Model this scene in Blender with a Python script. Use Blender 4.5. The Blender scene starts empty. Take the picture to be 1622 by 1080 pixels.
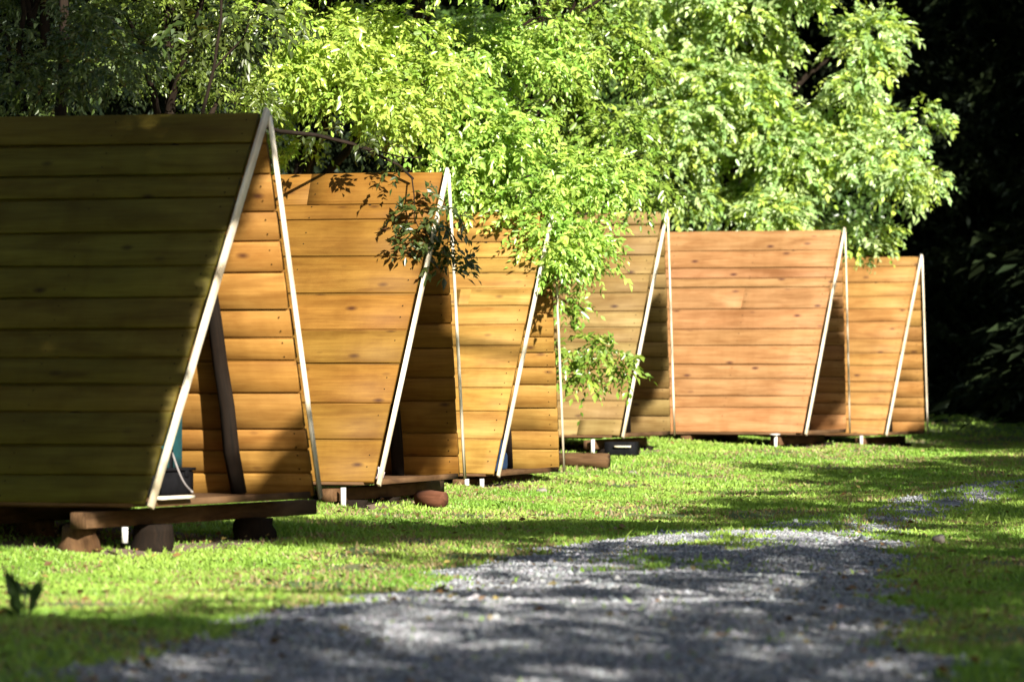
import bpy, math, numpy as np
from mathutils import Vector, Matrix

rng = np.random.default_rng(11)
scene = bpy.context.scene
COL = scene.collection
FPX = 7000.0            # focal length in photograph pixels (1622 wide): a long lens


def at(x, y, D):
    """point seen at photograph pixel x, y at distance D (camera at the origin, looking along +Y)"""
    return np.array([(x - 811) * D / FPX, D, (595 - y) * D / FPX])


# ------------------------------------------------------------------ helpers
def build(name, V, F, mat, parent=None, col=None, vec=None, smooth=False):
    V = np.asarray(V, np.float32).reshape(-1, 3)
    me = bpy.data.meshes.new(name)
    me.vertices.add(len(V))
    me.vertices.foreach_set('co', V.ravel())
    if isinstance(F, np.ndarray):
        k = F.shape[1]
        n = len(F)
        starts = np.arange(0, n * k, k, dtype=np.int32)
        tot = np.full(n, k, np.int32)
        flat = F.astype(np.int32).ravel()
    else:
        tot = np.array([len(f) for f in F], np.int32)
        starts = np.concatenate([[0], np.cumsum(tot)[:-1]]).astype(np.int32)
        flat = np.array([i for f in F for i in f], np.int32)
        n = len(F)
    me.loops.add(len(flat))
    me.loops.foreach_set('vertex_index', flat)
    me.polygons.add(n)
    me.polygons.foreach_set('loop_start', starts)
    me.polygons.foreach_set('loop_total', tot)
    if smooth:
        me.polygons.foreach_set('use_smooth', np.ones(n, bool))
    me.update(calc_edges=True)
    if col is not None:
        a = me.attributes.new('tint', 'FLOAT_COLOR', 'POINT')
        c = np.ones((len(V), 4), np.float32)
        c[:, :3] = col
        a.data.foreach_set('color', c.ravel())
    if vec is not None:
        a = me.attributes.new('grain', 'FLOAT_VECTOR', 'POINT')
        a.data.foreach_set('vector', np.asarray(vec, np.float32).ravel())
    me.materials.append(mat)
    o = bpy.data.objects.new(name, me)
    COL.objects.link(o)
    if parent is not None:
        o.parent = parent
    return o


def tag(o, label, cat=None, group=None, kind=None):
    if label:
        o['label'] = label
    if cat:
        o['category'] = cat
    if group:
        o['group'] = group
    if kind:
        o['kind'] = kind
    return o


def thing(name, label, cat, loc, rotz=0.0, group=None):
    e = bpy.data.objects.new(name, None)
    e.empty_display_size = 0.2
    COL.objects.link(e)
    e.location = tuple(float(c) for c in loc)
    e.rotation_euler = (0, 0, rotz)
    return tag(e, label, cat, group)


class MB:
    """collects vertices, faces and a grain coordinate per vertex"""

    def __init__(self):
        self.V, self.F, self.G, self.C = [], [], [], []
        self.n = 0

    def add(self, V, F, G=None, C=None):
        V = np.asarray(V, float).reshape(-1, 3)
        self.V.append(V)
        self.F += [tuple(i + self.n for i in f) for f in F]
        self.G.append(V * 1.0 if G is None else np.asarray(G, float))
        c = np.ones((len(V), 3))
        if C is not None:
            c[:] = C
        self.C.append(c)
        self.n += len(V)

    def prism(self, sec, origin, A, B, axis, t0, t1, seed=0.0, C=None, shear=None, wob=0.0):
        """section points (a,b) swept along axis from t0 to t1 (t0,t1 may depend on a via shear)"""
        sec = np.asarray(sec, float)
        k = len(sec)
        ts0 = np.full(k, float(t0)) + (0 if shear is None else shear * sec[:, 0])
        origin, A, B, axis = (np.asarray(q, float) for q in (origin, A, B, axis))
        nseg = 5
        rings, G = [], []
        for j in range(nseg + 1):
            f = j / nseg
            t = ts0 * (1 - f) + t1 * f
            w = wob * math.sin(seed * 7 + f * 5.0)
            P = origin + np.outer(sec[:, 0], A) + np.outer(sec[:, 1] + w, B) + np.outer(t, axis)
            rings.append(P)
            G.append(np.stack([t, sec[:, 0], np.full(k, seed) + sec[:, 1]], 1))
        V = np.concatenate(rings)
        F = []
        for j in range(nseg):
            for i in range(k):
                a, b = j * k + i, j * k + (i + 1) % k
                F.append((a, b, b + k, a + k))
        F.append(tuple(range(k))[::-1])
        F.append(tuple(range(nseg * k, (nseg + 1) * k)))
        self.add(V, F, np.concatenate(G), C)

    def box(self, c, size, R=None, ch=0.006, seed=None, C=None, along=0):
        """chamfered box, long axis `along`; R = 3 axes as rows"""
        R = np.eye(3) if R is None else np.asarray(R, float)
        s = np.asarray(size, float) / 2
        o = [i for i in range(3) if i != along]
        a, b = s[o[0]], s[o[1]]
        ch = min(ch, a * .4, b * .4)
        sec = [(-a + ch, -b), (a - ch, -b), (a, -b + ch), (a, b - ch), (a - ch, b), (-a + ch, b), (-a, b - ch), (-a, -b + ch)]
        if along == 1:
            sec = sec[::-1]
        self.prism(sec, c, R[o[0]], R[o[1]], R[along], -s[along], s[along], rng.uniform(0, 50) if seed is None else seed, C)

    def tube(self, pts, rad, k=8, C=None, jit=0.0, cap=True):
        pts = np.asarray(pts, float)
        rad = np.broadcast_to(rad, len(pts))
        n = len(pts)
        tan = np.gradient(pts, axis=0)
        tan /= np.linalg.norm(tan, axis=1)[:, None] + 1e-9
        ref = np.array([1, 0, 0.]) if abs(tan[0][0]) < .8 else np.array([0, 1., 0])
        th = np.linspace(0, 2 * np.pi, k, endpoint=False)
        V, G = [], []
        L = 0
        for i in range(n):
            a = np.cross(tan[i], ref); a /= np.linalg.norm(a) + 1e-9
            b = np.cross(tan[i], a)
            r = rad[i] * (1 + jit * rng.uniform(-1, 1, k))
            V.append(pts[i] + np.outer(np.cos(th) * r, a) + np.outer(np.sin(th) * r, b))
            if i:
                L += np.linalg.norm(pts[i] - pts[i - 1])
            G.append(np.stack([np.full(k, L), np.cos(th) * rad[i], np.sin(th) * rad[i] + pts[0][0]], 1))
        F = []
        for i in range(n - 1):
            for j in range(k):
                a, b = i * k + j, i * k + (j + 1) % k
                F.append((a, b, b + k, a + k))
        if cap:
            F.append(tuple(range(k))[::-1])
            F.append(tuple(range((n - 1) * k, n * k)))
        self.add(np.concatenate(V), F, np.concatenate(G), C)

    def build(self, name, mat, parent=None, smooth=False):
        return build(name, np.concatenate(self.V), self.F, mat, parent, np.concatenate(self.C), np.concatenate(self.G), smooth)


# ------------------------------------------------------------------ materials
def mat_new(name):
    m = bpy.data.materials.new(name)
    m.use_nodes = True
    nt = m.node_tree
    nt.nodes.clear()
    out = nt.nodes.new('ShaderNodeOutputMaterial')
    return m, nt, out


def N(nt, t, **kw):
    n = nt.nodes.new(t)
    for k, v in kw.items():
        if k in n.inputs:
            n.inputs[k].default_value = v
        else:
            setattr(n, k, v)
    return n


def ramp(nt, fac, stops):
    r = nt.nodes.new('ShaderNodeValToRGB')
    e = r.color_ramp.elements
    while len(e) < len(stops):
        e.new(0.5)
    for i, (p, c) in enumerate(stops):
        e[i].position = p
        e[i].color = (*c, 1) if len(c) == 3 else c
    nt.links.new(fac, r.inputs[0])
    return r.outputs[0]


def mul(nt, a, b, fac=1.0, mode='MULTIPLY'):
    m = nt.nodes.new('ShaderNodeMix')
    m.data_type = 'RGBA'
    m.blend_type = mode
    if isinstance(fac, float):
        m.inputs[0].default_value = fac
    else:
        nt.links.new(fac, m.inputs[0])
    for s, i in ((a, 6), (b, 7)):
        if isinstance(s, tuple):
            m.inputs[i].default_value = (*s, 1)
        else:
            nt.links.new(s, m.inputs[i])
    return m.outputs[2]


def noise(nt, vec, scale, detail=3, rough=.55, dist=0.0):
    n = N(nt, 'ShaderNodeTexNoise', Scale=scale, Detail=detail, Roughness=rough, Distortion=dist)
    nt.links.new(vec, n.inputs['Vector'])
    return n.outputs['Fac']


def mapping(nt, vec, scale):
    m = N(nt, 'ShaderNodeMapping')
    m.inputs['Scale'].default_value = scale
    nt.links.new(vec, m.inputs['Vector'])
    return m.outputs[0]


def wood_mat(name, light, dark, knot, rough=.62, knots=True):
    m, nt, out = mat_new(name)
    g = N(nt, 'ShaderNodeAttribute', attribute_name='grain').outputs['Vector']
    t = N(nt, 'ShaderNodeAttribute', attribute_name='tint').outputs['Color']
    fine = noise(nt, mapping(nt, g, (1.2, 34, 9)), 1.6, 6, .65, .6)
    broad = noise(nt, mapping(nt, g, (.7, 6, 3)), 1.5, 3, .5, .8)
    c = ramp(nt, fine, [(.3, dark), (.62, light)])
    c2 = ramp(nt, broad, [(.3, (.74, .69, .62)), (.5, (.96, .95, .92)), (.7, (1.15, 1.16, 1.18))])
    c = mul(nt, c, c2)
    blot = noise(nt, mapping(nt, g, (2.2, 5, 3)), 1.1, 4, .6, .3)
    c = mul(nt, c, ramp(nt, blot, [(.3, (.80, .73, .66)), (.55, (1, 1, 1))]))
    drip = noise(nt, mapping(nt, g, (2.2, .30, 0)), 1.0, 4, .6, .3)
    c = mul(nt, c, ramp(nt, drip, [(.32, (.86, .83, .78)), (.52, (1, 1, 1)), (.72, (1.06, 1.07, 1.1))]))
    if knots:
        v = N(nt, 'ShaderNodeTexVoronoi', Scale=1.0, Randomness=1.0)
        nt.links.new(mapping(nt, g, (2.3, 5.2, 1.7)), v.inputs['Vector'])
        k = ramp(nt, v.outputs['Distance'], [(.04, (1, 1, 1)), (.16, (0, 0, 0))])
        c = mul(nt, c, knot, k, 'MIX')
    c = mul(nt, c, t)
    b = N(nt, 'ShaderNodeBsdfPrincipled', Roughness=rough)
    b.inputs['Specular IOR Level'].default_value = .10
    nt.links.new(c, b.inputs['Base Color'])
    bp = N(nt, 'ShaderNodeBump', Strength=.25, Distance=.004)
    nt.links.new(fine, bp.inputs['Height'])
    nt.links.new(bp.outputs[0], b.inputs['Normal'])
    nt.links.new(b.outputs[0], out.inputs[0])
    return m


def leaf_mat(name, rough=.38, trans=.45, tcol=(1.25, 1.2, .45), spec=.45):
    m, nt, out = mat_new(name)
    t = N(nt, 'ShaderNodeAttribute', attribute_name='tint').outputs['Color']
    b = N(nt, 'ShaderNodeBsdfPrincipled', Roughness=rough)
    b.inputs['Specular IOR Level'].default_value = spec
    nt.links.new(t, b.inputs['Base Color'])
    tr = N(nt, 'ShaderNodeBsdfTranslucent')
    nt.links.new(mul(nt, t, tcol), tr.inputs['Color'])
    mx = N(nt, 'ShaderNodeMixShader', Fac=trans)
    nt.links.new(b.outputs[0], mx.inputs[1])
    nt.links.new(tr.outputs[0], mx.inputs[2])
    nt.links.new(mx.outputs[0], out.inputs[0])
    return m


def plain_mat(name, c, rough=.7, var=.25, scale=12.0, bump=.2, spec=.3):
    m, nt, out = mat_new(name)
    tc = N(nt, 'ShaderNodeTexCoord').outputs['Object']
    n = noise(nt, tc, scale, 5, .6)
    lo = tuple(x * (1 - var) for x in c)
    hi = tuple(x * (1 + var) for x in c)
    b = N(nt, 'ShaderNodeBsdfPrincipled', Roughness=rough)
    b.inputs['Specular IOR Level'].default_value = spec
    nt.links.new(ramp(nt, n, [(.3, lo), (.7, hi)]), b.inputs['Base Color'])
    bp = N(nt, 'ShaderNodeBump', Strength=bump, Distance=.01)
    nt.links.new(n, bp.inputs['Height'])
    nt.links.new(bp.outputs[0], b.inputs['Normal'])
    nt.links.new(b.outputs[0], out.inputs[0])
    return m


def tint_mat(name, rough=.85, scale=60.0, var=.3, bump=.3):
    """colour from the per-stone tint with a little mottling"""
    m, nt, out = mat_new(name)
    t = N(nt, 'ShaderNodeAttribute', attribute_name='tint').outputs['Color']
    tc = N(nt, 'ShaderNodeTexCoord').outputs['Object']
    n = noise(nt, tc, scale, 4, .6)
    c = mul(nt, t, ramp(nt, n, [(.3, (1 - var,) * 3), (.7, (1 + var,) * 3)]))
    b = N(nt, 'ShaderNodeBsdfPrincipled', Roughness=rough)
    b.inputs['Specular IOR Level'].default_value = .25
    nt.links.new(c, b.inputs['Base Color'])
    nt.links.new(b.outputs[0], out.inputs[0])
    return m


M_ROOF = wood_mat('larch_boards', (.190, .108, .026), (.150, .079, .0175), (.045, .019, .007))
M_TRIM = wood_mat('pale_pine_trim', (.76, .70, .58), (.58, .50, .38), (.4, .26, .13), .55, False)
M_BEAM = wood_mat('rough_beam', (.11, .062, .03), (.05, .027, .014), (.03, .015, .008), .85)
M_DARKWOOD = wood_mat('dark_bark_timber', (.014, .009, .006), (.005, .004, .003), (.004, .003, .002), .9)
M_BARK = wood_mat('tree_bark', (.022, .015, .011), (.008, .006, .004), (.02, .013, .01), .95, False)
M_LEAF = leaf_mat('leaf', .33, .40, (1.2, 1.15, .40), .6)
M_LEAFDARK = leaf_mat('shade_leaf', .42, .22, (1.1, 1.1, .45), .4)
M_NEEDLE = leaf_mat('conifer_needles', .9, .08, (1.0, 1.0, .5), .08)
M_GRASS = leaf_mat('grass_blade', .5, .38, (1.15, 1.1, .45), .35)
M_STONE = tint_mat('gravel_stone')
M_WHITE = plain_mat('white_painted_metal', (.5, .49, .47), .5, .06, 9, .05)

# ------------------------------------------------------------------ terrain
TP = np.array([  # x, y, height
    (-3.9, 29.5, -1.23), (-2.4, 30.2, -1.24), (-1.6, 32.2, -1.16), (-3.5, 34, -1.03), (-1.1, 37.6, -1.24), (-.45, 40.3, -1.13),
    (-2.5, 41, -.92), (-.1, 45, -1.26), (.6, 47.6, -1.14), (-1.5, 47.5, -.92), (1.35, 53, -.99), (2.1, 55, -.94), (0, 55, -.82),
    (3.9, 58.4, -.98), (4.6, 60.6, -.96), (1.5, 61, -.80), (5.7, 67, -1.12), (6.4, 69.4, -1.10), (3.5, 70, -.9),
    (0, 0, -1.25), (-4, 8, -1.22), (4, 8, -1.25), (-2, 18, -1.22), (0, 18, -1.24), (3, 18, -1.24), (-3, 24, -1.21), (0, 25, -1.24),
    (3, 25, -1.23), (0, 31, -1.235), (3, 32, -1.22), (1, 36, -1.22), (4, 40, -1.21), (2, 44, -1.13), (5, 48, -1.15), (4, 53, -1.03),
    (8, 52, -1.1), (7, 62, -1.08), (10, 70, -1.1), (10, 40, -1.2), (10, 25, -1.2), (-8, 25, -1.1), (-8, 40, -.8), (-6, 55, -.7), (-5, 75, -.6),
    (5, 85, -.9), (15, 85, -1.0), (-15, 60, -.4), (20, 60, -1.0), (0, 100, -.6), (-15, 10, -1.0), (18, 5, -1.1), (0, -20, -1.25)])


def _k(a, b):
    d2 = ((a[:, None, :] - b[None]) ** 2).sum(-1)
    return np.exp(-d2 / (2 * 7.0 ** 2)) + .6 * np.exp(-d2 / (2 * 22.0 ** 2))


_W = np.linalg.solve(_k(TP[:, :2], TP[:, :2]) + .001 * np.eye(len(TP)), TP[:, 2] + 1.1)


def ground_z(x, y):
    x = np.asarray(x, float); y = np.asarray(y, float)
    sh = np.broadcast(x, y).shape
    p = np.stack([np.broadcast_to(x, sh).ravel(), np.broadcast_to(y, sh).ravel()], 1)
    z = np.empty(len(p))
    for i in range(0, len(p), 40000):
        z[i:i + 40000] = _k(p[i:i + 40000], TP[:, :2]) @ _W
    z = z - 1.1
    z += .012 * np.sin(p[:, 0] * 2.1 + p[:, 1] * .7) + .010 * np.sin(p[:, 0] * 1.1 - p[:, 1] * 1.7) + .006 * np.sin(p[:, 0] * 5.3 + 1) * np.sin(p[:, 1] * 4.1)
    far = np.clip((p[:, 1] - 92) / 60, 0, 1)
    z += 22 * far * far * (3 - 2 * far)              # the wooded bank behind
    return z.reshape(sh)


PATH = np.array([  # y, left edge x, right edge x
    (-20, -6.5, -2.5), (0, -3.9, .2), (10, -2.5, 1.35), (14, -2.1, 1.65), (17.9, -1.75, 1.76), (20.9, -1.28, 1.88), (23.8, -.95, 2.12), (28, -.40, 2.45), (31, .22, 2.85),
    (32.8, .68, 2.92), (34.5, 1.15, 2.85), (36.9, 2.0, 3.3), (39.5, 3.0, 4.0), (43.4, 4.45, 5.1), (48, 5.9, 6.5), (54, 7.8, 9.0), (62, 11.2, 12.6), (75, 17, 18.6)])


def wig(y, k):
    return .10 * np.sin(y * 1.9 + k) + .07 * np.sin(y * 4.3 + 2 * k) + .05 * np.sin(y * 9.1 + 3 * k)


def path_edges(y):
    return np.interp(y, PATH[:, 0], PATH[:, 1]) + wig(y, 1.3), np.interp(y, PATH[:, 0], PATH[:, 2]) + wig(y, 4.1)


def vnoise(x, y, s, seed):
    """smooth 2-D value noise 0..1"""
    r = np.random.default_rng(seed).random((256, 256))
    gx, gy = np.asarray(x) / s + 100, np.asarray(y) / s + 100
    ix, iy = np.floor(gx).astype(int), np.floor(gy).astype(int)
    fx, fy = gx - ix, gy - iy
    fx, fy = fx * fx * (3 - 2 * fx), fy * fy * (3 - 2 * fy)
    g = lambda a, b: r[a % 256, b % 256]
    return (g(ix, iy) * (1 - fx) + g(ix + 1, iy) * fx) * (1 - fy) + (g(ix, iy + 1) * (1 - fx) + g(ix + 1, iy + 1) * fx) * fy


def grid(name, xs, ys, zoff, mat):
    X, Y = np.meshgrid(xs, ys)
    Z = ground_z(X, Y) + zoff
    nx, ny = len(xs), len(ys)
    i = np.arange(nx * ny).reshape(ny, nx)
    F = np.stack([i[:-1, :-1], i[:-1, 1:], i[1:, 1:], i[1:, :-1]], -1).reshape(-1, 4)
    return build(name, np.stack([X, Y, Z], -1).reshape(-1, 3), F, mat, smooth=True)


def soil_mat():
    m, nt, out = mat_new('lawn_soil')
    p = N(nt, 'ShaderNodeNewGeometry').outputs['Position']
    a = noise(nt, p, 1.1, 5, .6)
    b_ = noise(nt, p, 14, 5, .7)
    c = ramp(nt, a, [(.35, (.06, .11, .02)), (.55, (.09, .14, .028)), (.72, (.15, .14, .06))])
    bare = N(nt, 'ShaderNodeAttribute', attribute_name='tint').outputs['Fac']
    c = mul(nt, c, (.17, .115, .075), bare, 'MIX')
    c = mul(nt, c, ramp(nt, b_, [(.3, (.5, .5, .5)), (.7, (1.3, 1.3, 1.3))]))
    b = N(nt, 'ShaderNodeBsdfPrincipled', Roughness=.95)
    nt.links.new(c, b.inputs['Base Color'])
    bp = N(nt, 'ShaderNodeBump', Strength=.8, Distance=.03)
    nt.links.new(b_, bp.inputs['Height'])
    nt.links.new(bp.outputs[0], b.inputs['Normal'])
    nt.links.new(b.outputs[0], out.inputs[0])
    return m


def gravel_mat():
    m, nt, out = mat_new('gravel_bed')
    p = N(nt, 'ShaderNodeNewGeometry').outputs['Position']
    v = N(nt, 'ShaderNodeTexVoronoi', Scale=32.0)
    nt.links.new(p, v.inputs['Vector'])
    a = noise(nt, p, 2.2, 5, .65)
    c = ramp(nt, a, [(.32, (.115, .12, .135)), (.6, (.20, .21, .23))])
    sh = N(nt, 'ShaderNodeSeparateColor')
    nt.links.new(v.outputs['Color'], sh.inputs[0])
    c = mul(nt, c, ramp(nt, sh.outputs[0], [(0, (.6, .6, .62)), (1, (1.25, 1.22, 1.2))]))
    b = N(nt, 'ShaderNodeBsdfPrincipled', Roughness=.9)
    nt.links.new(c, b.inputs['Base Color'])
    bp = N(nt, 'ShaderNodeBump', Strength=1.0, Distance=.02, invert=True)
    nt.links.new(v.outputs['Distance'], bp.inputs['Height'])
    nt.links.new(bp.outputs[0], b.inputs['Normal'])
    nt.links.new(b.outputs[0], out.inputs[0])
    return m


py = np.concatenate([np.arange(-20, 12, .5), np.arange(12, 60, .08), np.arange(60, 75, .5)])
pl, pr = path_edges(py)
fr = np.linspace(0, 1, 28)
PX = pl[:, None] * (1 - fr) + pr[:, None] * fr
PY = np.repeat(py[:, None], 28, 1)
PZ = ground_z(PX, PY) + .006 + .03 * np.sin(np.pi * fr)[None] + .012 * (vnoise(PX, PY, .35, 5) - .5)
PZ[:, 0] -= .03; PZ[:, -1] -= .03
i = np.arange(PX.size).reshape(PX.shape)
F = np.stack([i[:-1, :-1], i[:-1, 1:], i[1:, 1:], i[1:, :-1]], -1).reshape(-1, 4)
tag(build('gravel_path', np.stack([PX, PY, PZ], -1).reshape(-1, 3), F, gravel_mat(), smooth=True), None, kind='structure')


# ------------------------------------------------------------------ loose stones of the path (uncountable: one object)
def stones(name, x, y, z, size, cols, mat, parent=None):
    n = len(x)
    base = np.array([(1, 0, 0), (-1, 0, 0), (0, 1, 0), (0, -1, 0), (0, 0, 1), (0, 0, -1)], float)
    tri = np.array([(0, 2, 4), (2, 1, 4), (1, 3, 4), (3, 0, 4), (2, 0, 5), (1, 2, 5), (3, 1, 5), (0, 3, 5)])
    a = rng.uniform(0, 6.28, n)
    V = base[None] * (size[:, None, None] * rng.uniform(.6, 1.3, (n, 6, 1))) * np.array([1, 1, .7])
    V += rng.normal(0, .18, V.shape) * size[:, None, None]
    c, s = np.cos(a)[:, None], np.sin(a)[:, None]
    V = np.stack([V[..., 0] * c - V[..., 1] * s, V[..., 0] * s + V[..., 1] * c, V[..., 2]], -1)
    V += np.stack([x, y, z], -1)[:, None]
    F = (tri[None] + 6 * np.arange(n)[:, None, None]).reshape(-1, 3)
    return build(name, V.reshape(-1, 3), F, mat, parent, np.repeat(cols, 6, 0))


ng = 150000
gy = 15 + (48 - 15) * rng.random(ng * 2) ** 1.5
l, r = path_edges(gy)
gx = l - .12 + (r - l + .24) * rng.random(ng * 2)
e = np.minimum(gx - l, r - gx)
thin = vnoise(gx, gy, .5, 9)
keep = ((rng.random(ng * 2) < np.clip(.25 + e * 2.5, 0, 1)) & (thin > .15))
gx, gy, e = gx[keep][:ng], gy[keep][:ng], e[keep][:ng]
l, r = path_edges(gy)
gz = ground_z(gx, gy) + .012 + .03 * np.sin(np.pi * np.clip((gx - l) / (r - l), 0, 1))
gs = .007 + .009 * rng.random(len(gx)) ** 2.2 + .02 * (rng.random(len(gx)) > .985)
gc = np.array([.232, .238, .252]) * rng.uniform(.5, 1.35, (len(gx), 1)) * rng.uniform(.94, 1.06, (len(gx), 3))
tag(stones('gravel', gx, gy, gz, gs, gc, M_STONE), 'loose grey gravel covering the curving path', 'gravel', kind='stuff')

# ------------------------------------------------------------------ grass (uncountable: one object)
CAB_XY = {}   # filled below; footprints thin the grass


def grass_field(foot):
    P = []
    for y0, y1, dens in ((14, 20, 1700), (20, 26, 2100), (26, 34, 2100), (34, 44, 1500), (44, 56, 900), (56, 72, 560), (72, 86, 220)):
        hw = (811 + 90) * y1 / FPX + 1.2
        n = int((y1 - y0) * 2 * hw * dens)
        P.append(np.stack([rng.uniform(-hw, hw, n), rng.uniform(y0, y1, n)], 1))
    P = np.concatenate(P)
    x, y = P.T
    l, r = path_edges(y)
    inside = np.minimum(x - l, r - x)
    tuft = vnoise(x, y, .22, 3)
    mid = np.exp(-((x - (l + r) / 2 + .15) / .32) ** 2) * (y > 27.5) * (y < 38) * (vnoise(x, y, .55, 14) > .42)
    p = np.where(inside > 0, np.clip(.5 - inside * 3.2, 0.008, 1) * (tuft > .45) + .8 * mid * (tuft > .3) + np.clip((y - 33.0) / 3, 0, .5) * (vnoise(x, y, .45, 15) > .50), 1.0)
    bare = vnoise(x, y, 1.1, 21) * .6 + vnoise(x, y, .35, 22) * .4
    bare = bare + .16 * np.exp(-((x + 1.8) / .7) ** 2 - ((y - 26.6) / 1.3) ** 2) + .16 * np.exp(-((x + 1.15) / .4) ** 2 - ((y - 27.3) / 1.2) ** 2)
    p = p * np.clip((.78 - bare) * 6, .12, 1)
    for (ox, oy, a, L, W) in foot:
        u = (x - ox) * math.cos(a) - (y - oy) * math.sin(a)
        v = -(x - ox) * math.sin(a) - (y - oy) * math.cos(a)
        ins = (u < -.02) & (u > -L) & (v < W / 2 + .12 + .25 * (vnoise(x, y, .4, 77) - .5)) & (v > -W / 2 + .05)
        p = np.where(ins, p * .12, p)
    k = rng.random(len(x)) < p
    x, y, inside, bare = x[k], y[k], inside[k], bare[k]
    n = len(x)
    l, r = path_edges(y)
    z = ground_z(x, y) - .004 + np.where(inside > 0, .008 + .03 * np.sin(np.pi * np.clip((x - l) / (r - l), 0, 1)), 0)
    far = np.clip((y - 20) / 45, 0, 1)
    h = (.016 + .020 * rng.random(n) ** 1.3 + .03 * (rng.random(n) > .99)) * (.75 + .6 * vnoise(x, y, .5, 31)) * (1 + .25 * far)
    h *= np.where(inside > -.1, 1.25, 1)
    w = (.0042 + .0035 * rng.random(n)) * (1 + 1.3 * far)
    a = rng.uniform(0, 6.283, n)
    lean = rng.normal(0, .45, (n, 2)) * h[:, None]
    b = np.stack([x, y, z], 1)
    sx = np.stack([np.cos(a) * w, np.sin(a) * w, np.zeros(n)], 1)
    mid_ = b + np.concatenate([lean * .35, (h * .55)[:, None]], 1)
    tip = b + np.concatenate([lean, h[:, None]], 1)
    V = np.stack([b - sx, b + sx, mid_ + sx * .8, tip, mid_ - sx * .8], 1).reshape(-1, 3)
    o = 5 * np.arange(n)[:, None]
    F = np.concatenate([o + [0, 1, 2], o + [0, 2, 4], o + [4, 2, 3]]).astype(np.int32)
    t = vnoise(x, y, .8, 41)
    base = np.array([.145, .28, .034]) * (1 - t[:, None]) + np.array([.30, .43, .075]) * t[:, None]
    dry = (rng.random(n) < np.clip((bare - .44) * 1.9, .02, .8))[:, None]
    c = np.where(dry, np.array([.27, .21, .10]), base) * rng.uniform(.78, 1.22, (n, 1))
    tag(build('grass', V, F, M_GRASS, None, np.repeat(c, 5, 0)), 'short sunlit lawn grass beside the gravel path', 'grass', kind='stuff')


# ------------------------------------------------------------------ the cabins
H, W, PROW, LEN = 2.7, 2.5, .23, 3.25
SL = math.hypot(H, W / 2)


def board_cuts(n, fixed=None):
    if fixed is not None:
        return np.array(fixed)
    w = rng.uniform(.72, 1.3, n)
    return np.concatenate([[0], np.cumsum(w) / w.sum()])


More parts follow.
